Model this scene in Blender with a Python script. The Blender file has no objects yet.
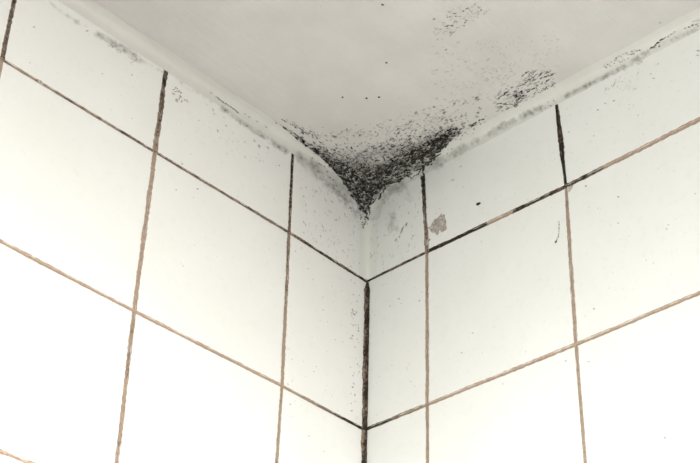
import bpy, math, random
from mathutils import Vector, Matrix, noise
from mathutils.bvhtree import BVHTree

rnd = random.Random(7)
scn = bpy.context.scene
col = scn.collection

# ------------------------------------------------------------------ camera
Z0 = 2.303                       # height of the first full horizontal joint above the floor
HC = 0.097                       # ceiling above that joint
FPX = 1463.967
CAM = Vector((-0.809718, -0.758829, Z0 - 0.721119))
YAW, PIT, ROL = 0.802418, 0.609601, 0.0270875
fwd = Vector((math.cos(PIT) * math.sin(YAW), math.cos(PIT) * math.cos(YAW), math.sin(PIT)))
r0 = Vector((math.cos(YAW), -math.sin(YAW), 0)); u0 = r0.cross(fwd)
RGT = math.cos(ROL) * r0 + math.sin(ROL) * u0
UPV = -math.sin(ROL) * r0 + math.cos(ROL) * u0
cd = bpy.data.cameras.new('camera'); cam = bpy.data.objects.new('camera', cd); col.objects.link(cam)
cd.sensor_width = 36.0; cd.lens = 36.0 * FPX / 700.0; cd.clip_start = 0.02
cam.matrix_world = Matrix(((RGT.x, UPV.x, -fwd.x, CAM.x), (RGT.y, UPV.y, -fwd.y, CAM.y), (RGT.z, UPV.z, -fwd.z, CAM.z), (0, 0, 0, 1)))
scn.camera = cam

# ------------------------------------------------------------------ light
w = bpy.data.worlds.new('world'); scn.world = w; w.use_nodes = True
w.node_tree.nodes['Background'].inputs[0].default_value = (0.97, 0.985, 1.0, 1)
w.node_tree.nodes['Background'].inputs[1].default_value = 0.34

def area(name, loc, target, size, power, colr, spread):
    ld = bpy.data.lights.new(name, 'AREA'); ld.shape = 'SQUARE'; ld.size = size
    ld.energy = power; ld.color = colr; ld.spread = math.radians(spread)
    o = bpy.data.objects.new(name, ld); col.objects.link(o); o.location = loc
    o.rotation_euler = (Vector(target) - Vector(loc)).to_track_quat('-Z', 'Y').to_euler()
    return o
# two unseen area lights added behind and below the viewer, narrowed to dim upward
area('warm_added_light', (-0.559, -1.614, Z0 - 1.143), (-0.528, 0.0, Z0 - 0.774), 0.31, 10.0, (1.0, 0.972, 0.915), 58)
area('cool_added_light', (-1.426, -0.459, Z0 - 1.6), (0.0, -0.395, Z0 - 0.475), 0.50, 2.0, (0.98, 1.0, 0.965), 31)
scn.view_settings.view_transform = 'Standard'; scn.view_settings.look = 'None'
scn.view_settings.exposure = 0.0; scn.view_settings.gamma = 1.0; scn.view_settings.use_curve_mapping = False

# ------------------------------------------------------------------ materials
class NT:
    def __init__(s, name):
        s.m = bpy.data.materials.new(name); s.m.use_nodes = True; s.t = s.m.node_tree
        s.b = s.t.nodes['Principled BSDF']; s.out = s.t.nodes['Material Output']
    def n(s, typ, **kw):
        nd = s.t.nodes.new(typ)
        for k, v in kw.items(): setattr(nd, k, v)
        return nd
    def l(s, a, b): s.t.links.new(a, b)
    def pos(s): return s.n('ShaderNodeNewGeometry').outputs['Position']
    def noise(s, scale, detail=3, rough=0.55, vec=None, stretch=None):
        nd = s.n('ShaderNodeTexNoise'); nd.inputs['Scale'].default_value = scale
        nd.inputs['Detail'].default_value = detail; nd.inputs['Roughness'].default_value = rough
        v = vec or s.pos()
        if stretch:
            mp = s.n('ShaderNodeMapping'); mp.inputs['Scale'].default_value = stretch; s.l(v, mp.inputs[0]); v = mp.outputs[0]
        s.l(v, nd.inputs['Vector']); return nd.outputs['Fac']
    def ramp(s, fac, stops):
        nd = s.n('ShaderNodeValToRGB'); e = nd.color_ramp.elements
        while len(e) < len(stops): e.new(0.5)
        for el, (p, c) in zip(e, stops):
            el.position = p; el.color = (c, c, c, 1) if isinstance(c, (int, float)) else (*c, 1)
        s.l(fac, nd.inputs[0]); return nd.outputs[0]
    def mix(s, fac, a, b, mode='MIX'):
        nd = s.n('ShaderNodeMix', data_type='RGBA', blend_type=mode)
        for i, v in ((0, fac), (6, a), (7, b)):
            if hasattr(v, 'type') and hasattr(v, 'links'): s.l(v, nd.inputs[i])
            elif i == 0: nd.inputs[0].default_value = v
            else: nd.inputs[i].default_value = (*v, 1)
        return nd.outputs[2]
    def math(s, op, a, b=None, clamp=False):
        nd = s.n('ShaderNodeMath', operation=op, use_clamp=clamp)
        for i, v in enumerate((a, b)):
            if v is None: continue
            if hasattr(v, 'links'): s.l(v, nd.inputs[i])
            else: nd.inputs[i].default_value = v
        return nd.outputs[0]
    def attr(s, name): return s.n('ShaderNodeAttribute', attribute_name=name).outputs['Fac']
    def bump(s, h, dist, strength=1.0):
        nd = s.n('ShaderNodeBump'); nd.inputs['Distance'].default_value = dist; nd.inputs['Strength'].default_value = strength
        s.l(h, nd.inputs['Height']); s.l(nd.outputs[0], s.b.inputs['Normal'])
    def color(s, c): 
        if hasattr(c, 'links'): s.l(c, s.b.inputs['Base Color'])
        else: s.b.inputs['Base Color'].default_value = (*c, 1)
    def rough(s, r): s.b.inputs['Roughness'].default_value = r

def mat_tile():
    M = NT('glazed_white_tile')
    a = M.ramp(M.noise(9, 4), [(0.3, (0.805, 0.803, 0.772)), (0.7, (0.85, 0.848, 0.823))])
    fine = M.ramp(M.noise(110, 7, 0.75), [(0.52, 0.0), (0.80, 0.28)])
    c = M.mix(fine, a, (0.62, 0.61, 0.58))
    M.color(c); M.rough(0.42); M.b.inputs['Specular IOR Level'].default_value = 0.34
    M.bump(M.noise(35, 3), 0.0006, 0.35); return M.m
def mat_paint(name, c0, c1, bump):
    M = NT(name)
    a = M.ramp(M.noise(14, 5, 0.6), [(0.3, c0), (0.7, c1)])
    M.color(a); M.rough(0.75); M.b.inputs['Specular IOR Level'].default_value = 0.2
    h = M.math('ADD', M.noise(70, 4), M.noise(40, 3, 0.6, stretch=(1, 6, 1)))
    M.bump(h, bump, 0.6); return M.m
def mat_grout():
    M = NT('stained_grout')
    n1 = M.noise(430, 4, 0.7); n2 = M.noise(55, 3, 0.6)
    tan = M.ramp(n1, [(0.3, (0.29, 0.205, 0.150)), (0.7, (0.53, 0.42, 0.335))])
    d = M.attr('dark')
    k = M.math('ADD', d, M.math('MULTIPLY', M.math('SUBTRACT', n1, 0.5), 1.5))
    k = M.math('ADD', k, M.math('MULTIPLY', M.math('SUBTRACT', n2, 0.5), 0.9))
    f = M.ramp(k, [(0.40, 0.0), (0.85, 1.0)])
    M.color(M.mix(f, tan, (0.035, 0.027, 0.021))); M.rough(0.9); M.b.inputs['Specular IOR Level'].default_value = 0.15
    M.bump(M.noise(500, 3), 0.0006, 0.7); return M.m
def mat_fleck():
    M = NT('mould_black')
    d = M.attr('shade')                                    # thickness of the growth: thin specks let the paint show
    M.color(M.ramp(M.noise(300, 3), [(0.35, (0.018, 0.017, 0.015)), (0.65, (0.06, 0.054, 0.047))]))
    M.l(M.math('SUBTRACT', 1.0, d, True), M.b.inputs['Alpha']); M.rough(0.95); M.b.inputs['Specular IOR Level'].default_value = 0.08; return M.m
def mat_brown():
    M = NT('brown_residue'); c = M.ramp(M.noise(500, 4, 0.7), [(0.35, (0.24, 0.195, 0.16)), (0.62, (0.60, 0.565, 0.51))])
    M.color(c); M.rough(0.9); return M.m
def mat_film(name, c0, c1, scale, lo, hi, gain=1.0):
    M = NT(name)
    n = M.noise(scale, 5, 0.68); d = M.attr('dens')
    c = M.ramp(M.noise(scale * 0.8, 3), [(0.35, c0), (0.65, c1)]); M.color(c); M.rough(0.9); M.b.inputs['Specular IOR Level'].default_value = 0.1
    k = M.math('ADD', n, M.math('SUBTRACT', d, 0.5))
    f = M.ramp(k, [(lo, 0.0), (hi, 1.0)])
    f = M.math('MULTIPLY', f, M.math('MINIMUM', M.math('MULTIPLY', d, 3.0), gain), True)
    M.l(f, M.b.inputs['Alpha']); return M.m
TILE = mat_tile(); GROUT = mat_grout(); FLECK = mat_fleck(); BROWN = mat_brown()
CEIL = mat_paint('grey_ceiling_paint', (0.60, 0.58, 0.552), (0.685, 0.665, 0.64), 0.0008)
COVE = mat_paint('white_cove_paint', (0.66, 0.652, 0.608), (0.73, 0.722, 0.678), 0.0010)
OLDP = mat_paint('dirty_bare_paint', (0.44, 0.43, 0.40), (0.58, 0.57, 0.53), 0.0004)
CAULK = mat_paint('pale_corner_caulk', (0.76, 0.765, 0.715), (0.82, 0.825, 0.775), 0.0006)
FLOORM = mat_paint('floor_tile_grey', (0.45, 0.44, 0.42), (0.52, 0.51, 0.49), 0.0004)
FILM = mat_film('mould_film', (0.05, 0.046, 0.04), (0.27, 0.252, 0.228), 300, 0.26, 0.60, .85)
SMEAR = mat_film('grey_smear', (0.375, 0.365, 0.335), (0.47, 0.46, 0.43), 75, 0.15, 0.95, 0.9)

# ------------------------------------------------------------------ helpers
def P2D(x, y):                     # direction through a photo pixel
    return (fwd * FPX + RGT * (x - 350) - UPV * (y - 231.5)).normalized()
def on_wall(side, x, y):
    d = P2D(x, y); ax = 1 if side == 'L' else 0
    return CAM + d * (-CAM[ax] / d[ax])
def project(p):
    q = p - CAM; z = q.dot(fwd)
    return (350 + FPX * q.dot(RGT) / z, 231.5 - FPX * q.dot(UPV) / z)
def mesh(name, verts, faces, mat, attrs=None, smooth=False):
    me = bpy.data.meshes.new(name); me.from_pydata(verts, [], faces); me.materials.append(mat)
    for k, v in (attrs or {}).items():
        a = me.attributes.new(k, 'FLOAT', 'POINT'); a.data.foreach_set('value', v)
    if smooth: me.polygons.foreach_set('use_smooth', [True] * len(me.polygons))
    me.update(); return me
def link(name, me, parent=None, loc=None):
    o = bpy.data.objects.new(name, me); col.objects.link(o)
    if parent: o.parent = parent
    if loc is not None: o.location = loc
    return o
def tag(o, label=None, cat=None, group=None, kind=None):
    for k, v in (('label', label), ('category', cat), ('group', group), ('kind', kind)):
        if v: o[k] = v
    return o
def boxes(bl):
    V, F = [], []
    for (x0, y0, z0, x1, y1, z1) in bl:
        b = len(V)
        V += [(x, y, z) for z in (z0, z1) for y in (y0, y1) for x in (x0, x1)]
        F += [tuple(b + i for i in f) for f in ((0, 2, 3, 1), (4, 5, 7, 6), (0, 1, 5, 4), (2, 6, 7, 3), (0, 4, 6, 2), (1, 3, 7, 5))]
    return V, F
def nz(x, y=0.0, z=0.0): return noise.noise(Vector((x, y, z)))

# ------------------------------------------------------------------ joint grid
S = 0.15; AL, BR = 0.1011, 0.06845
MEAS = {('L', 1, 0): (155, 152), ('L', 0, 0): (289, 232.5), ('L', 1, 1): (134, 311), ('L', 0, 1): (282, 386), ('L', 2, 0): (2, 59.5),
        ('R', 0, 0): (427, 252), ('R', 1, 0): (566, 186.5), ('R', 0, 1): (427.3, 404.5), ('R', 1, 1): (576, 344.5),
        ('L', 0, -1): (292.6, 152), ('L', 1, -1): (165.5, 72), ('R', 0, -1): (422.5, 168), ('R', 1, -1): (555.6, 97),
        ('L', -1, 0): (364, 280), ('R', -1, 0): (366.5, 281.5), ('L', -1, 1): (362, 428.5), ('R', -1, 1): (366, 429.5)}
def node(side, k, r):              # k = -1 is the corner, r = -1 the ceiling line
    dgrid = 0.0 if k < 0 else (AL if side == 'L' else BR) + k * S
    z = Z0 + HC if r < 0 else Z0 - r * S
    if (side, k, r) in MEAS:
        p = on_wall(side, *MEAS[(side, k, r)])
        dd = -p.x if side == 'L' else -p.y
        if r >= 0: z = p.z
        elif k >= 0:               # keep the joint's direction, end it at the ceiling
            q = node(side, k, 0); d0 = -q.x if side == 'L' else -q.y
            dd = d0 + (dd - d0) * (z - q.z) / (p.z - q.z)
        if k < 0: dd = 0.0
        dgrid = dd
    return Vector((-dgrid, 0, z)) if side == 'L' else Vector((0, -dgrid, z))
KM, RM = 6, 6                      # tile columns / rows built
NORM = {'L': Vector((0, -1, 0)), 'R': Vector((-1, 0, 0))}

# ------------------------------------------------------------------ setting
LEN = 2.4
def wall(side):
    n = 'wall_left' if side == 'L' else 'wall_right'
    dL = (AL if side == 'L' else BR) + KM * S + 0.0011; zb = Z0 - RM * S - 0.0011
    def bx(d0, d1, e0, e1, z0, z1):
        return (-d1, e0, z0, -d0, e1, z1) if side == 'L' else (e0, -d1, z0, e1, -d0, z1)
    V, F = boxes([bx(-0.12, LEN, 0.0018, 0.12, 0.0, Z0 + HC + 0.002)])
    me = mesh(n, V, F, GROUT, {'dark': [0.35] * len(V)})
    o = tag(link(n, me), kind='structure', label='white tiled wall left of the mouldy corner' if side == 'L' else 'white tiled wall right of the mouldy corner')
    V, F = boxes([bx(0.0, LEN, 0.0, 0.0018, 0.0, zb), bx(dL, LEN, 0.0, 0.0018, zb, Z0 + HC)])
    link('painted_wall_face', mesh('painted_wall_face', V, F, COVE), o)
    return o
WL, WR = wall('L'), wall('R')
WALLS = {'L': WL, 'R': WR}
V, F = boxes([(-LEN, -LEN, Z0 + HC, 0.0, 0.0, Z0 + HC + 0.1)])
ceil = tag(link('ceiling', mesh('ceiling', V, F, CEIL)), kind='structure', label='grey white painted ceiling with mould along its edges')
V, F = boxes([(-LEN, -LEN, -0.05, 0.0, 0.0, 0.0)])
tag(link('floor', mesh('floor', V, F, FLOORM)), kind='structure', label='plain grey floor far below the corner')

# tiles, each with a bevelled edge and its own place in the grid
GAP = 0.0009; BEV = 0.00035; TH = 0.0017
def tile_mesh(side, cs, org):
    n = NORM[side]; ctr = sum(cs, Vector()) / 4
    up = Vector((0, 0, 1)); al = Vector((-1, 0, 0)) if side == 'L' else Vector((0, -1, 0))
    V = []
    for ins, dep in ((GAP, -TH), (GAP, -BEV), (GAP + BEV * 0.4, -BEV * 0.25), (GAP + BEV, 0.0)):
        for c in cs:
            sa = 1 if (c - ctr).dot(al) > 0 else -1; su = 1 if (c - ctr).dot(up) > 0 else -1
            V.append(c - al * sa * ins - up * su * ins + n * dep - org)
    F = []
    for r in range(3):
        for i in range(4):
            j = (i + 1) % 4; F.append((r * 4 + i, r * 4 + j, r * 4 + 4 + j, r * 4 + 4 + i))
    F.append((12, 13, 14, 15))
    nn = (V[13] - V[12]).cross(V[14] - V[12])
    if nn.dot(n) < 0: F = [tuple(reversed(f)) for f in F]
    return mesh('tile', V, F, TILE)
shared = {}
for side in 'LR':
    for k in range(-1, KM):
        for r in range(-1, RM):
            cs = [node(side, k, r), node(side, k + 1, r), node(side, k + 1, r + 1), node(side, k, r + 1)]
            org = sum(cs, Vector()) / 4
            key = (side, k) if (k >= 3 and r >= 3) else None
            key = (side, 'reg') if key else None
            if key and key in shared: me = shared[key]
            else:
                me = tile_mesh(side, cs, org)
                if key: shared[key] = me
            link('tile', me, WALLS[side], org)

# grout strips: concave, ragged ribbons between the tiles; (dark0, dark1, half width mm)
DARK = {('L', 'v', 2, -1): (.75, .7, 2.0), ('L', 'v', 1, -1): (.85, .50, 2.5), ('L', 'v', 1, 0): (.25, .30, 2.1), ('L', 'v', 1, 1): (.42, .55, 1.9),
        ('L', 'v', 0, -1): (.95, .62, 1.7), ('L', 'v', 0, 0): (.60, .28, 1.9), ('L', 'v', 0, 1): (.40, .42, 1.7),
        ('L', 'h', 1, 0): (.58, .52, 1.4), ('L', 'h', 0, 0): (.72, .58, 1.5), ('L', 'h', -1, 0): (.95, .58, 1.7),
        ('L', 'h', 1, 1): (.32, .32, 1.7), ('L', 'h', 0, 1): (.30, .30, 1.6), ('L', 'h', -1, 1): (.95, .32, 1.6),
        ('L', 'h', 1, 2): (.22, .2, 1.8), ('L', 'h', 2, 1): (.3, .3, 1.7), ('L', 'h', 2, 2): (.2, .2, 1.8),
        ('R', 'v', 0, -1): (.98, .48, 2.2), ('R', 'v', 0, 0): (.40, .38, 1.8), ('R', 'v', 0, 1): (.40, .40, 1.6),
        ('R', 'v', 1, -1): (.90, .98, 2.2), ('R', 'v', 1, 0): (.42, .22, 1.7), ('R', 'v', 1, 1): (.25, .28, 1.35),
        ('R', 'h', -1, 0): (.85, .72, 1.35), ('R', 'h', 0, 0): (.98, .78, 2.0), ('R', 'h', 1, 0): (.85, .12, 2.2),
        ('R', 'h', -1, 1): (.90, .42, 1.8), ('R', 'h', 0, 1): (.28, .18, 1.75), ('R', 'h', 1, 1): (.16, .16, 1.7)}
def strip(side, typ, k, r, seed):
    d0, d1, hw = DARK.get((side, typ, k, r), (.35, .35, 1.6)); hw *= 0.001
    A = node(side, k, r); B = node(side, k, r + 1) if typ == 'v' else node(side, k + 1, r)
    fine = (side, typ, k, r) in DARK
    n = NORM[side]; L = (B - A).length; t = (B - A) / L; s = n.cross(t)
    N = max(12, int(L / (0.0011 if fine else 0.01)))
    V, D = [], []
    for i in range(N + 1):
        f = i / N; x = f * L
        a = nz(x * 55, seed * 7.1, 1) ; b = nz(x * 55, seed * 7.1, 9)
        ra = nz(x * 330, seed * 3.3, 4); rb = nz(x * 330, seed * 3.3, 14)
        h1 = hw * (1 + .30 * a + .34 * ra); h2 = hw * (1 + .30 * b + .34 * rb)
        h1 = max(h1, GAP + 0.0001); h2 = max(h2, GAP + 0.0001)
        wob = 0.0
        if (side, typ, k, r) in (('R', 'v', 1, -1),):      # widens into a spindle
            sp = 0.45 + 0.75 * math.sin(math.pi * min(1, f * 1.05)) ** 1.3
            h1 *= sp; h2 *= sp; h1 = max(h1, GAP + .0001); h2 = max(h2, GAP + .0001)
        lump = 0.0004 * nz(x * 140, seed, 21)
        m1 = m2 = GAP + BEV + .0001; h1 = max(h1, m1 + .00008); h2 = max(h2, m2 + .00008)
        for off, dep in ((-h1, .0001), (-m1, .00014), (-GAP * .6, -.0005 + lump), (GAP * .6, -.0005 + lump), (m2, .00014), (h2, .0001)):
            V.append(A + t * x + s * (off + wob) + n * (dep + (0.00003 if typ == 'v' else 0)) - A)
            dd = d0 + (d1 - d0) * f
            if (side, typ, k, r) == ('R', 'h', 0, 0):       # bare mortar crust part of the way
                px = project(A + t * x)[0]
                dd = 1.0 if px < 487 else (0.30 if px < 513 else 0.85)
            if (side, typ, k, r) == ('R', 'h', 1, 0):
                px = project(A + t * x)[0]; dd = .80 if px < 603 else .25
            if dep == .0001: dd -= .15
            D.append(dd)
    F = [(i * 6 + j, i * 6 + 6 + j, i * 6 + 7 + j, i * 6 + 1 + j) for i in range(N) for j in range(5)]
    nn = (V[6] - V[0]).cross(V[7] - V[0])
    if nn.dot(n) < 0: F = [tuple(reversed(f)) for f in F]
    link('grout_line', mesh('grout_line', V, F, GROUT, {'dark': D}), WALLS[side], A)
sd = 0
for side in 'LR':
    for k in range(-1, 4):
        for r in range(-1, 4):
            sd += 1
            if k >= 0: strip(side, 'v', k, r, sd + .37)
            if r >= 0: strip(side, 'h', k, r, sd + 50.71)
# corner joint, two lengths (one per tile row in view, then on down)
for r in range(0, 4):
    zt = node('L', -1, r).z - (0.0 if r else 0.001); zb = node('L', -1, r + 1).z
    N = 140 if r < 2 else 30; V, D = [], []
    for i in range(N + 1):
        z = zt + (zb - zt) * i / N
        wl = 0.0041 * (1 + .26 * nz(z * 60, 3) + .22 * nz(z * 170, 8) + .20 * nz(z * 600, 2)); wr = 0.0031 * (1 + .14 * nz(z * 60, 33) + .10 * nz(z * 170, 38) + .12 * nz(z * 600, 22))
        if r == 0: e = min(1, .45 + i / 14); wl *= e; wr *= e
        b = 0.0004 * nz(z * 160, 5)
        for (x, y) in ((-wl, -.00016), (-wl * .75, -.00022), (-wl * .3, -.0012 + b), (-.0012 + b, -wr * .3), (-.00022, -wr * .75), (-.00016, -wr)):
            V.append(Vector((x, y, z - zt))); D.append((.86 if r == 0 else .80) - (.2 if abs(x) > .0028 else 0))
    F = [(i * 6 + j, i * 6 + 6 + j, i * 6 + 7 + j, i * 6 + 1 + j) for i in range(N) for j in range(5)]
    nn = (V[8] - V[2]).cross(V[9] - V[2])
    if nn.dot(Vector((-1, -1, 0))) < 0: F = [tuple(reversed(f)) for f in F]
    link('corner_joint', mesh('corner_joint', V, F, GROUT, {'dark': D}), WL, (0, 0, zt))

# plaster cove round the ceiling edge and down the top of the corner: smooth fillet of three planes
def cove():
    fine = [i * .0011 for i in range(0, 34)]
    g = fine + [fine[-1] + .003 * (i + 1) for i in range(0, 140)]
    while g[-1] < LEN - .05: g.append(g[-1] + .03)
    idx, V, F = {}, [], []
    def K0(q):
        r = max(q)
        return .0031 + .0050 * math.exp(-(r / .026) ** 2)
    def K(q):
        r = math.sqrt(q[0] ** 2 + q[1] ** 2 + q[2] ** 2)
        k = .0031 + .0050 * math.exp(-(r / .026) ** 2)
        k *= 1 + .16 * nz(q[0] * 16, q[1] * 16, q[2] * 16 + 3) + .10 * nz(q[0] * 60, q[1] * 60, q[2] * 60)
        if q[2] > .05: k *= max(.45, 1 - (q[2] - .05) / .085)
        return k
    def vert(q):
        key = tuple(round(v * 1e6) for v in q)
        if key in idx: return idx[key]
        al = max(q)                                        # let the brushed edge of the plaster wander
        wv = min(1, max(0, (al - .03) / .03)); h = 0.0 if q[2] == 0 else 9.0
        sc = 1 + wv * (.16 * nz(al * 22, h, 2 if q[0] < q[1] else 8) + .07 * nz(al * 120, h, 4 if q[0] < q[1] else 6))
        q = tuple(v * sc if v < .045 and v != al else v for v in q)
        k = K(q); t = k * math.log(sum(math.exp(-min(v / k, 40)) for v in q)) + .00006
        m = sorted(q)[1]
        p = [v + t for v in q]
        z = Z0 + HC - p[2]
        if q[2] == 0 and z > Z0 + HC - .00005: z = Z0 + HC - .00005
        idx[key] = len(V); V.append((-p[1], -p[0], z)); return idx[key]
    zmax = HC - .0005
    def quad(mk, u0, u1, v0, v1):
        qs = [mk(u0, v0), mk(u1, v0), mk(u1, v1), mk(u0, v1)]
        c = [sum(q[i] for q in qs) / 4 for i in range(3)]
        m = sorted(c)[1]                                   # distance from the nearest edge within its face
        lim = K(c) * (3.4 + .5 * nz(c[0] * 40, c[1] * 40, c[2] * 40) + .35 * nz(c[0] * 210, c[1] * 210, c[2] * 210 + 7))
        if max(c) > .0363: lim = K0(c) * 3.4
        if m < lim: F.append(tuple(vert(q) for q in qs))
    for i in range(len(g) - 1):
        for j in range(len(g) - 1):
            if min(g[i], g[j]) > .045: continue
            quad(lambda u, v: (u, v, 0.0), g[i], g[i + 1], g[j], g[j + 1])
            for mk in (lambda u, v: (0.0, u, v), lambda u, v: (u, 0.0, v)):
                if g[j + 1] <= zmax: quad(mk, g[i], g[i + 1], g[j], g[j + 1])
    return V, F
CV, CF = cove()
me = mesh('trim_1', CV, CF, COVE, smooth=True)
import bmesh
bm = bmesh.new(); bm.from_mesh(me); bmesh.ops.recalc_face_normals(bm, faces=bm.faces)
s_ = sum(f.normal.dot(Vector((-1, -1, -1))) * f.calc_area() for f in bm.faces)
if s_ < 0: bmesh.ops.reverse_faces(bm, faces=bm.faces)
for f in bm.faces:                                         # the bead of caulk down the corner is paler than the cove
    if f.calc_center_median().z < Z0 + HC - .034: f.material_index = 1
me.materials.append(CAULK)
bm.to_mesh(me); bm.free()
tag(link('trim_1', me), kind='structure', label='rounded white plaster cove where walls meet the ceiling')

# ------------------------------------------------------------------ surface lookup for stains
big = 2.0
QV = [Vector(v) for v in CV]; QF = [tuple(f) for f in CF]
def addq(a, b, c, d):
    i = len(QV); QV.extend([Vector(a), Vector(b), Vector(c), Vector(d)]); QF.append((i, i + 1, i + 2, i + 3))
zc = Z0 + HC
addq((0, 0, zc), (-big, 0, zc), (-big, -big, zc), (0, -big, zc))
addq((0, 0, zc), (-big, 0, zc), (-big, 0, .5), (0, 0, .5))
addq((0, 0, zc), (0, -big, zc), (0, -big, .5), (0, 0, .5))
BVH = BVHTree.FromPolygons(QV, QF)
def hit(x, y, lift=0.00025):
    d = P2D(x, y); loc, n, i, dist = BVH.ray_cast(CAM, d)
    if n.dot(d) > 0: n = -n
    return loc + n * lift, n

class Flecks:                                              # many tiny raised irregular specks in one mesh
    def __init__(s): s.V, s.F, s.A = [], [], []
    def add(s, x, y, ln, wd, ang, shade, nv=7, height=.00025, rag=.35, rim=.35):
        b = len(s.V); ca, sa = math.cos(math.radians(ang)), math.sin(math.radians(ang))
        c, n = hit(x, y, .0002 + height); s.V.append(c); shade = min(.93, shade * .95); s.A.append(shade)
        for i in range(nv):
            th = 2 * math.pi * i / nv; rr = 1 + rag * rnd.uniform(-1, 1)
            u, v = ln / 2 * math.cos(th) * rr, wd / 2 * math.sin(th) * rr
            p, m = hit(x + u * ca - v * sa, y + u * sa + v * ca, .00022); s.V.append(p); s.A.append(1 - (1 - shade) * rim)
        for i in range(nv): s.F.append((b, b + 1 + (i + 1) % nv, b + 1 + i))
    def line(s, pts, wd, shade, jit=.5):                   # broken dark streak along a polyline
        for (x0, y0), (x1, y1) in zip(pts, pts[1:]):
            L = math.hypot(x1 - x0, y1 - y0); a = math.degrees(math.atan2(y1 - y0, x1 - x0)); t = 0
            while t < L:
                ln = rnd.uniform(1.6, 4.0) * max(1, wd * .8)
                s.add(x0 + (x1 - x0) * t / L + rnd.gauss(0, jit), y0 + (y1 - y0) * t / L + rnd.gauss(0, jit), ln, wd * rnd.uniform(.6, 1.25), a + rnd.gauss(0, 8), min(1, max(0, shade + rnd.uniform(-.15, .15))))
                t += ln * rnd.uniform(.45, .9)
    def build(s, name, parent=None, mat=None):
        me = mesh(name, s.V, s.F, mat or FLECK, {'shade': s.A}); o = link(name, me, parent); return o
def inpoly(x, y, poly):
    c = False; j = len(poly) - 1
    for i in range(len(poly)):
        xi, yi = poly[i]; xj, yj = poly[j]
        if (yi > y) != (yj > y) and x < (xj - xi) * (y - yi) / (yj - yi) + xi: c = not c
        j = i
    return c
def scatter(fl, poly, count, ln, wd, ang, aj, shade, clump=0.0, cs=.08):
    xs = [p[0] for p in poly]; ys = [p[1] for p in poly]; n = 0; tries = 0
    while n < count and tries < count * 60:
        tries += 1
        x, y = rnd.uniform(min(xs), max(xs)), rnd.uniform(min(ys), max(ys))
        if not inpoly(x, y, poly): continue
        if clump and nz(x * cs, y * cs, 5.5) < rnd.uniform(-clump, clump) : continue
        a = ang(x, y) if callable(ang) else ang
        fl.add(x, y, rnd.uniform(*ln), rnd.uniform(*wd), a + rnd.gauss(0, aj), rnd.uniform(*shade)); n += 1
def interp(x, pts):
    if x <= pts[0][0]: return pts[0][1]
    for (a, b), (c, d) in zip(pts, pts[1:]):
        if x <= c: return b + (d - b) * (x - a) / (c - a)
    return pts[-1][1]
def film(name, x0, x1, y0, y1, step, dens, mat, parent=None, lift=.00013):
    nx, ny = int((x1 - x0) / step), int((y1 - y0) / step); V, A, F, idx = [], [], [], {}
    D = {(i, j): dens(x0 + i * step, y0 + j * step) for i in range(nx + 1) for j in range(ny + 1)}
    def vid(i, j):
        if (i, j) not in idx:
            p, n = hit(x0 + i * step, y0 + j * step, lift); idx[(i, j)] = len(V); V.append(p); A.append(D[(i, j)])
        return idx[(i, j)]
    for i in range(nx):
        for j in range(ny):
            if max(D[(i, j)], D[(i + 1, j)], D[(i, j + 1)], D[(i + 1, j + 1)]) > .01:
                F.append((vid(i, j), vid(i, j + 1), vid(i + 1, j + 1), vid(i + 1, j)))
    return link(name, mesh(name, V, F, mat, {'dens': A}, smooth=True), parent)
def seg_d(x, y, pts):
    best = 1e9
    for (a, b), (c, d) in zip(pts, pts[1:]):
        L2 = (c - a) ** 2 + (d - b) ** 2; t = max(0, min(1, ((x - a) * (c - a) + (y - b) * (d - b)) / L2))
        best = min(best, math.hypot(x - a - t * (c - a), y - b - t * (d - b)))
    return best
def empty_at(name, x, y):
    o = bpy.data.objects.new(name, None); col.objects.link(o); o.empty_display_size = .02
    return o                                               # parts hold world coordinates, so the root stays at the origin

# ------------------------------------------------------------------ main mould patch
UP = [(272, 112), (288, 122), (310, 138), (330, 141), (350, 142), (375, 136), (400, 131), (420, 127), (440, 119), (470, 112), (490, 112)]
LO = [(272, 118), (288, 130), (300, 141), (318, 154), (332, 168), (345, 183), (355, 198), (364, 214), (372, 202), (380, 192), (390, 184), (400, 181), (412, 173), (428, 165), (440, 151), (450, 141), (463, 131), (486, 117)]
def mang(x, y):                                            # brush-stroke direction of the smeared mould
    return interp(x, [(280, 36), (330, 34), (355, 20), (375, -5), (400, -28), (500, -30)])
def mdens(x, y):
    u, l = interp(x, UP), interp(x, LO)
    if y > l: return max(0, .35 - (y - l) * .12)
    t = (y - u) / max(4, l - u)
    if t < -0.8: return 0
    edge = min(1, max(0, (x - 284) / 45)) * min(1, max(0, (474 - x) / 40))
    d = (.10 + .10 * t) if t < 0 else .19 + .24 * min(1, max(t, (y - u) / 22))
    core = math.exp(-((x - 368) / 13) ** 2 - ((y - 184) / 14) ** 2) * .26
    strk = math.exp(-(seg_d(x, y, [(385, 168), (428, 150), (452, 133)]) / 7) ** 2) * .20
    lef = math.exp(-(seg_d(x, y, [(315, 152), (350, 178)]) / 7) ** 2) * .10
    hole = math.exp(-((x - 383) / 13) ** 2 - ((y - 160) / 6) ** 2) * .18
    return max(0, d * (.25 + .75 * edge) + core + strk + lef - hole)
mould = empty_at('mould_patch', 364, 170)
tag(mould, 'large black mould patch spreading over the ceiling from the tiled corner', 'mould', 'black mould on the ceiling')
film('mould_film', 270, 492, 96, 222, 1.5, mdens, FILM, mould)['kind'] = 'stuff'
F1 = Flecks()
n = 0
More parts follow.
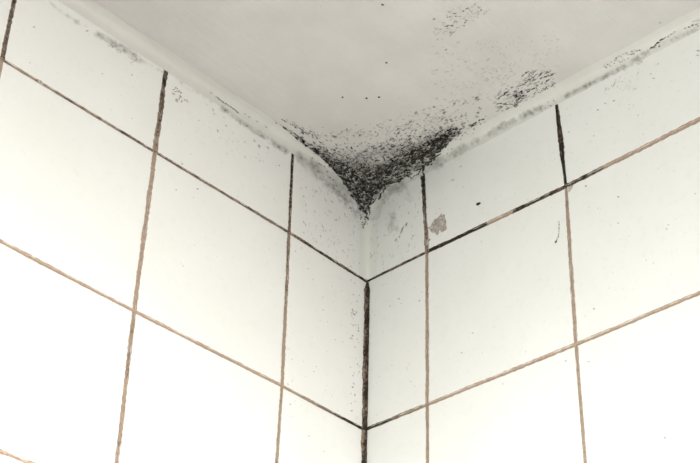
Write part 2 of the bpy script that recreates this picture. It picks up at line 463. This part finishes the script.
while n < 1800:
    x = rnd.uniform(282, 482); u, l = interp(x, UP), interp(x, LO); y = rnd.uniform(u - 16 * min(1, max(0, (x - 286) / 45)), l + 1)
    p = mdens(x, y) * 1.5
    if nz(x * .16, y * .22, 2) * .6 + p * p * 1.4 < rnd.random(): n += .10; continue
    t = (y - u) / max(4, l - u); lx = abs(x - 368)
    aj = 16 if lx > 28 else 45
    sh = min(.85, max(0, rnd.gauss(.68 - .38 * min(1, p) - .16 * (y > 168), .18)))
    big_ = 1 + .3 * (t > .5)
    F1.add(x, y, rnd.uniform(1.4, 4.4) * big_, rnd.uniform(.9, 1.7) * big_, mang(x, y) + rnd.gauss(0, aj), sh, 6); n += 1
scatter(F1, [(352, 172), (372, 168), (388, 164), (394, 176), (384, 184), (374, 196), (366, 214), (358, 202), (350, 186)], 95, (1.5, 4), (1.0, 2.2), 40, 60, (0, .25))
F1.line([(344, 183), (350, 192), (356, 202), (362, 212)], 2.0, .08, 1.2)
F1.line([(366, 214), (371, 204), (380, 197), (385, 188)], 2.0, .08, .7)
F1.line([(385, 188), (392, 183), (400, 181), (404, 175)], 1.6, .12, .7)
F1.line([(407, 176), (412, 178), (418, 174), (422, 168)], 1.6, .10, .4)
F1.line([(422, 160), (423.5, 170), (424, 184)], 2.6, .08, .9); F1.line([(421, 175), (424, 179), (423, 186)], 1.8, .1, 1.2)
F1.line([(400, 166), (415, 160), (432, 152), (444, 146)], 2.2, .10, 1.6)
F1.line([(404, 158), (424, 146), (444, 138)], 2.2, .12, 1.6)
F1.line([(443, 140), (452, 131), (463, 126)], 1.6, .10, .6)
F1.line([(470, 125), (476, 122), (482, 119)], 1.5, .15, .4)
F1.line([(430, 163), (436, 157), (446, 144)], 1.8, .10, 1.0)
F1.line([(294, 133), (299, 137), (304, 140)], 1.3, .05, .2)
F1.line([(289, 123), (297, 127), (306, 132), (314, 137)], 1.2, .42, .8)
F1.line([(288, 129), (294, 133)], 1.1, .3, .4)
F1.line([(330, 165), (336, 172), (344, 182)], 1.6, .12, .5)
scatter(F1, [(358, 208), (371, 208), (368, 224), (362, 230)], 60, (1, 2.6), (.9, 1.7), 60, 50, (.0, .3))
for x, y in [(361, 206), (363, 228), (366, 217), (368, 219), (319, 163.5), (321, 165), (324, 166.5), (327, 172), (330, 177.5), (333, 180), (312, 158)]: F1.add(x, y, 2.4, 1.5, 40, .15)
scatter(F1, [(285, 119), (330, 131), (370, 127), (400, 114), (440, 104), (470, 112), (440, 124), (400, 132), (350, 140), (305, 136)], 260, (1.5, 4), (.9, 1.7), mang, 22, (.72, .95))
for _ in range(22):                                        # spots where the mould runs over the cove
    x = rnd.uniform(446, 487); F1.add(x, 152 - (x - 440) * .74 + rnd.gauss(0, 3), rnd.uniform(1.2, 2.4), 1.1, -35, rnd.uniform(.2, .55))
F1.build('mould_specks', mould)['kind'] = 'stuff'
FP = Flecks()
scatter(FP, [(318, 150), (350, 152), (385, 150), (420, 138), (448, 132), (430, 158), (404, 176), (386, 190), (364, 212), (346, 186), (330, 168)], 330, (1.0, 3.6), (.7, 1.3), mang, 30, (.0, .6), .35, .2)
FP.build('bare_paint_flecks', mould, OLDP)['kind'] = 'stuff'

# second patch: slanting streaks near the right wall's cove
m2 = empty_at('mould_patch', 520, 95)
tag(m2, 'small streaky mould patch on the ceiling above the right wall cove', 'mould', 'black mould on the ceiling')
def d2(x, y): return .30 * math.exp(-((x - 516) / 24) ** 2 - ((y - 96 + (x - 516) * .5) / 11) ** 2) + .10 * math.exp(-((x - 519) / 6) ** 2 - ((y - 97) / 5) ** 2)
film('mould_film', 470, 562, 62, 124, 2, d2, FILM, m2)['kind'] = 'stuff'
F2 = Flecks()
scatter(F2, [(492, 101), (504, 86), (518, 84), (526, 72), (536, 68), (556, 73), (553, 85), (538, 94), (520, 106), (496, 113)], 150, (2, 6.5), (.9, 1.7), -31, 11, (.4, .85), .5)
scatter(F2, [(512, 92), (522, 90), (528, 96), (516, 101)], 22, (1.5, 3.5), (1, 1.8), -25, 30, (.05, .3))
for pts in ([(499, 98), (508, 91)], [(523, 75), (529, 71)], [(519, 86), (535, 77)], [(527, 92), (537, 86)], [(540, 79), (549, 75)], [(501, 104), (514, 104)]): F2.line(pts, 1.4, .22, .4)
scatter(F2, [(483, 78), (495, 66), (515, 62), (525, 66), (505, 82), (488, 84)], 42, (1, 3), (.7, 1.1), -15, 18, (.5, .9))
scatter(F2, [(540, 86), (556, 79), (556, 86), (530, 98)], 24, (1, 2.2), (.8, 1.3), -30, 20, (.2, .6))
F2.build('mould_specks', m2)['kind'] = 'stuff'

# third patch: faint speckles at the top of the view
m3 = empty_at('mould_patch', 460, 18)
tag(m3, 'faint speckled mould patch far out on the ceiling, away from both walls', 'mould', 'black mould on the ceiling')
F3 = Flecks()
scatter(F3, [(430, 22), (445, 12), (462, 5), (480, 2), (493, 6), (480, 16), (468, 24), (452, 38), (436, 40)], 115, (1.4, 4.2), (.9, 1.7), -18, 22, (.62, .95), .5)
for x, y, l in [(463.5, 11, 2.2), (467, 8.5, 4), (450, 16.5, 2.4), (465, 22.5, 3), (434, 19, 3.5), (481, 10, 3), (456, 16, 2.2), (446, 49.5, 3)]: F3.add(x, y, l, 1.4, -25, .2)
F3.line([(484, 14), (491, 8)], 1.0, .6, .3); F3.line([(444, 26), (452, 25.5)], 1.1, .45, .3); F3.line([(450, 35), (455, 31)], 1.1, .5, .3)
F3.build('mould_specks', m3)['kind'] = 'stuff'

# loose ceiling specks
F4 = Flecks()
scatter(F4, [(430, 45), (560, 30), (560, 66), (490, 100), (430, 112)], 260, (1.5, 5), (.8, 1.6), -24, 14, (.78, .98))
scatter(F4, [(150, 5), (420, 5), (420, 100), (300, 100)], 40, (1, 2), (.6, 1.0), 20, 30, (.75, 1.0))
o = F4.build('grime_specks'); tag(o, 'sparse faint grey specks scattered over the open ceiling', 'grime', kind='stuff')
for x, y, l, lab in [(342.5, 97, 2.3, 'leftmost of three black pin specks on the ceiling above the mould'), (366.5, 98, 2.6, 'middle one of three black pin specks on the ceiling above the mould'), (379, 97, 2.6, 'rightmost of three black pin specks on the ceiling above the mould'), (386.5, 62.5, 2.6, 'tiny dark speck alone in the middle of the open ceiling'), (382.5, 4.5, 3.0, 'tiny dark speck on the ceiling at the top edge of the view')]:
    f = Flecks(); f.add(x, y, l, 1.8, 10, .1, 8, .0004, .15, .8); tag(f.build('dirt_speck'), lab, 'speck', 'pin specks on the ceiling')

# ------------------------------------------------------------------ marks on the cove
F5 = Flecks()
F5.line([(216, 97), (226, 104), (238, 112)], 1.5, .35, .25)
for x, y, l in [(211, 93, 3), (245, 114, 3), (249, 117, 3), (257, 121.5, 3.4), (266, 127, 3.5), (276, 123, 2)]: F5.add(x, y, l, 1.6, 35, .45)
o = F5.build('grime_streaks'); tag(o, 'thin dark scratch and dashes along the left wall cove', 'grime', kind='stuff')
F6 = Flecks()
F6.line([(652, 48), (658, 43), (665, 38)], 2.0, .15, .4)
F6.add(659.5, 46.5, 3, 1.5, -45, .25); F6.add(639.5, 50, 2.6, 1.8, -20, .25); F6.add(660, 22.5, 4.5, 2, -15, .65)
F6.line([(666, 37), (676, 31)], 1.2, .55, .6); F6.line([(686, 27.5), (694, 26), (701, 24)], 1.3, .35, .7); F6.line([(694, 22), (702, 19)], 1.2, .45, .6)
scatter(F6, [(603, 66), (618, 56), (640, 47), (642, 51), (622, 62), (606, 69)], 60, (1, 3), (.8, 1.3), -28, 25, (.3, .7))
scatter(F6, [(540, 105), (556, 99), (556, 104), (540, 110)], 7, (1, 2.2), (.8, 1.4), -28, 25, (.2, .5))
o = F6.build('grime_streaks'); tag(o, 'dark scratch and spots along the right wall cove', 'grime', kind='stuff')

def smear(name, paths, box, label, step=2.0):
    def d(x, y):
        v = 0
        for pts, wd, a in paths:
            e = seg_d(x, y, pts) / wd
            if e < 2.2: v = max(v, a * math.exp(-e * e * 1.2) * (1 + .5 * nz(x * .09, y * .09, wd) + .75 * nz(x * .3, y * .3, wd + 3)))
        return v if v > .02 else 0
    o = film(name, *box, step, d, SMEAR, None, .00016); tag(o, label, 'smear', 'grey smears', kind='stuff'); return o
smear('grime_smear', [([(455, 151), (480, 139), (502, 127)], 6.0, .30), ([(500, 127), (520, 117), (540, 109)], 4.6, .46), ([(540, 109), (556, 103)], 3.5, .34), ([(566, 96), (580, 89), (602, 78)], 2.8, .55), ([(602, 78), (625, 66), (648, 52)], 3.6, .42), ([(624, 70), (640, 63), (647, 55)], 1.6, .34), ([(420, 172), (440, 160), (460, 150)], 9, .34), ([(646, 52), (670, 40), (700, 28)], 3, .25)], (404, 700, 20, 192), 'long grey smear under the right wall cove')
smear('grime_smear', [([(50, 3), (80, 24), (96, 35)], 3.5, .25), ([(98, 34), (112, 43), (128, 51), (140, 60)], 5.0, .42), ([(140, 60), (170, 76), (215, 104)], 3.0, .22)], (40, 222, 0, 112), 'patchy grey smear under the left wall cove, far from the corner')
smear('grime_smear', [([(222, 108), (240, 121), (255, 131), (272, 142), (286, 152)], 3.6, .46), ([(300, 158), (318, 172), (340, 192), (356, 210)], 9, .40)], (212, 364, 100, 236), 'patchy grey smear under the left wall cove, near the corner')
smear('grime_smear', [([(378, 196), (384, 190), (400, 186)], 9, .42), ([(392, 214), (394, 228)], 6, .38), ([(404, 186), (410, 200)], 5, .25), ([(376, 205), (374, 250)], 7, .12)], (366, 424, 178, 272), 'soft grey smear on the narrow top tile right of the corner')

# ------------------------------------------------------------------ specks and scratches on the tiles
G1 = Flecks()
scatter(G1, [(300, 168), (330, 185), (358, 215), (362, 275), (300, 236)], 170, (1.2, 4.2), (.6, 1.1), 74, 22, (.55, 1.0))
scatter(G1, [(170, 80), (290, 155), (288, 228), (160, 150)], 55, (1, 3.2), (.6, 1.1), 45, 30, (.6, 1.0))
scatter(G1, [(220, 118), (290, 160), (288, 190), (230, 150)], 26, (1.5, 4), (.6, 1.1), 45, 25, (.55, .95))
scatter(G1, [(5, 5), (60, 5), (160, 80), (150, 145), (10, 60)], 20, (1, 2.6), (.6, 1.1), 30, 40, (.65, 1.0))
scatter(G1, [(98, 36), (140, 60), (136, 68), (118, 56)], 26, (1, 3), (.7, 1.2), 35, 35, (.5, .85))
for x, y, l, a, s in [(213, 110, 5, 75, .45), (214, 114, 3, 60, .5), (226, 126, 3, 50, .5), (259, 146, 3.5, 40, .2), (254, 141, 4, 30, .5), (268, 148, 4, 45, .45), (279, 165.5, 2.6, 20, .1), (345, 204, 4, 65, .5), (350, 208, 3.6, 65, .45), (336, 220, 4, 15, .55), (217.5, 131, 4, 65, .4), (34, 27, 2.6, 0, .3), (102, 74, 2.2, 0, .45), (132, 75, 2.4, 0, .5), (87, 31, 4, -30, .5), (30, 63, 2, 0, .7)]: G1.add(x, y, l, 1.4, a, s)
o = G1.build('grime_specks'); tag(o, 'faint grey scratches and specks across the left wall top tile row', 'grime', kind='stuff')
G2 = Flecks()
scatter(G2, [(292, 240), (362, 283), (360, 425), (285, 385)], 46, (1, 2.6), (.7, 1.2), 70, 40, (.3, .85))
scatter(G2, [(349, 278), (361, 283), (360, 424), (351, 418)], 46, (1, 2.6), (.8, 1.5), 80, 30, (.1, .6))
scatter(G2, [(160, 160), (288, 238), (282, 380), (140, 310)], 26, (1, 2.4), (.6, 1.0), 40, 50, (.6, 1.0))
scatter(G2, [(290, 395), (358, 430), (358, 460), (286, 460)], 14, (1, 2.2), (.7, 1.1), 70, 40, (.4, .9))
for x, y, l, s in [(182, 164, 2.2, .3), (197.5, 189, 3.6, .3), (176, 190, 2, .6), (183, 266, 2, .7), (133, 449, 2, .7), (214, 396, 2, .75)]: G2.add(x, y, l, 1.7, 30, s)
o = G2.build('grime_specks'); tag(o, 'small dark specks on the left wall tiles below the top row', 'grime', kind='stuff')
G3 = Flecks()
scatter(G3, [(370, 205), (392, 190), (422, 180), (424, 250), (370, 275)], 90, (1.5, 5), (.6, 1.2), 108, 16, (.6, 1.0))
for x, y, l, a in [(402, 230, 10, 112), (406.5, 225, 5, 110), (399.5, 237, 4, 115), (413, 236, 2.6, 90), (412, 238.5, 2, 90), (396, 240, 5, 120)]: G3.add(x, y, l, 1.7, a, .42)
scatter(G3, [(430, 175), (552, 110), (564, 184), (432, 246)], 34, (1, 2.6), (.6, 1.1), -20, 50, (.6, 1.0))
scatter(G3, [(562, 108), (690, 40), (699, 110), (570, 180)], 42, (1, 2.8), (.6, 1.2), -40, 50, (.55, 1.0))
scatter(G3, [(604, 82), (640, 72), (640, 90), (606, 92)], 26, (1.5, 4.5), (.7, 1.2), -62, 14, (.6, .95))
for x, y, l, a, s in [(453, 180, 6, -30, .55), (461, 166.5, 3, -40, .55), (598, 110, 2.6, 0, .25), (614, 101, 3, -30, .3), (605.5, 103.5, 2.6, 0, .45), (614, 85, 6, -62, .5), (606, 89, 5, -75, .6), (651, 74, 2.4, 0, .5), (654, 78.5, 2.8, 0, .35), (698, 51, 5, 10, .4), (698, 55.5, 4, 5, .5), (569, 132, 2.4, 0, .6), (594, 136, 2.2, 0, .5)]: G3.add(x, y, l, 1.5, a, s)
o = G3.build('grime_specks'); tag(o, 'faint grey scratches and specks across the right wall top tile row', 'grime', kind='stuff')
G4 = Flecks()
scatter(G4, [(370, 290), (425, 262), (425, 400), (370, 425)], 44, (1, 3), (.6, 1.0), 100, 45, (.5, 1.0))
scatter(G4, [(431, 256), (565, 192), (574, 342), (431, 400)], 50, (1, 2.6), (.6, 1.0), -30, 50, (.6, 1.0))
scatter(G4, [(570, 190), (700, 125), (700, 288), (580, 340)], 40, (1, 2.4), (.6, 1.1), -30, 50, (.55, 1.0))
scatter(G4, [(431, 410), (575, 350), (582, 460), (431, 460)], 14, (1, 2.2), (.6, 1.0), 0, 50, (.6, 1.0))
for x, y, s in [(586, 186, .35), (618.5, 197, .45), (618.5, 223, .5), (667, 229, .5), (668.5, 225, .6), (594, 309, .35), (589, 361.5, .5), (566, 361, .5), (665, 438, .15), (473, 333, .55), (462, 353, .6), (419.5, 301, .35), (399, 299, .5), (503, 384, .7)]: G4.add(x, y, 2.4, 1.8, 0, s)
o = G4.build('grime_specks'); tag(o, 'small dark specks on the right wall tiles below the top row', 'grime', kind='stuff')
G5 = Flecks()
scatter(G5, [(174, 86), (182, 92), (190, 104), (178, 104), (172, 96)], 24, (1.2, 3), (1, 1.6), 30, 60, (.3, .8))
o = G5.build('grime_specks', mat=BROWN); tag(o, 'cluster of brown specks under the left wall cove beside a joint', 'grime', kind='stuff')

f = Flecks(); f.add(478.3, 204, 5.2, 2.9, -28, .0, 10, .0006, .12, .95)
tag(f.build('dirt_speck'), 'black oval speck on the right wall top tile row', 'speck')
f = Flecks(); f.line([(559, 222), (559.5, 229), (558.5, 237), (556, 242), (554, 242.5)], 1.3, .5, .25); f.add(556, 241.5, 4, 2, -50, .25)
tag(f.build('hook_scratch'), 'small grey hook shaped scratch on right wall tile beside a joint', 'scratch')

def patch(pts, label):                                     # crust of old adhesive with a ragged outline
    V, F = [], []
    cx = sum(p[0] for p in pts) / len(pts); cy = sum(p[1] for p in pts) / len(pts)
    V.append(hit(cx, cy, .0007)[0]); n = len(pts)
    for ring, lift in ((.6, .0007), (1.0, .0002)):
        for (x, y) in pts: V.append(hit(cx + (x - cx) * ring, cy + (y - cy) * ring, lift + (.0003 * rnd.random() if ring < 1 else 0))[0])
    for i in range(n):
        j = (i + 1) % n; F += [(0, 1 + j, 1 + i), (1 + i, 1 + j, 1 + n + j, 1 + n + i)]
    o = link('residue_patch', mesh('residue_patch', V, F, BROWN)); tag(o, label, 'residue'); return o
patch([(441.5, 213), (442.5, 216), (444.5, 214), (445, 218), (446.5, 222), (446, 225), (447, 229), (444, 231.5), (441.5, 232.5), (441.8, 229), (439.5, 229.5), (439, 233.5), (437, 235.5), (435, 233), (431.5, 232.5), (429.5, 229.5), (427.5, 227.5), (430, 227.5), (431.5, 229), (431, 225.5), (433.5, 221.5), (434.5, 219), (437.5, 218.5), (439.5, 216)], 'ragged brown grey residue patch on tile right of the corner')
patch([(427, 240), (430, 238.5), (430.5, 240), (428.5, 241.5), (429.5, 244), (428, 246), (426.5, 245), (426.5, 242.5)], 'tiny brown residue crumb on the joint below the larger residue patch')
patch([(567, 187), (572, 186), (573.5, 184.5), (572, 189.5), (569, 192.5), (567, 191)], 'tiny brown mortar crumb where joints cross on the right wall')
patch([(37, 79), (41, 80.5), (43.5, 84), (42, 85.5), (38.5, 83)], 'small brown mortar lump on the left wall upper horizontal joint')
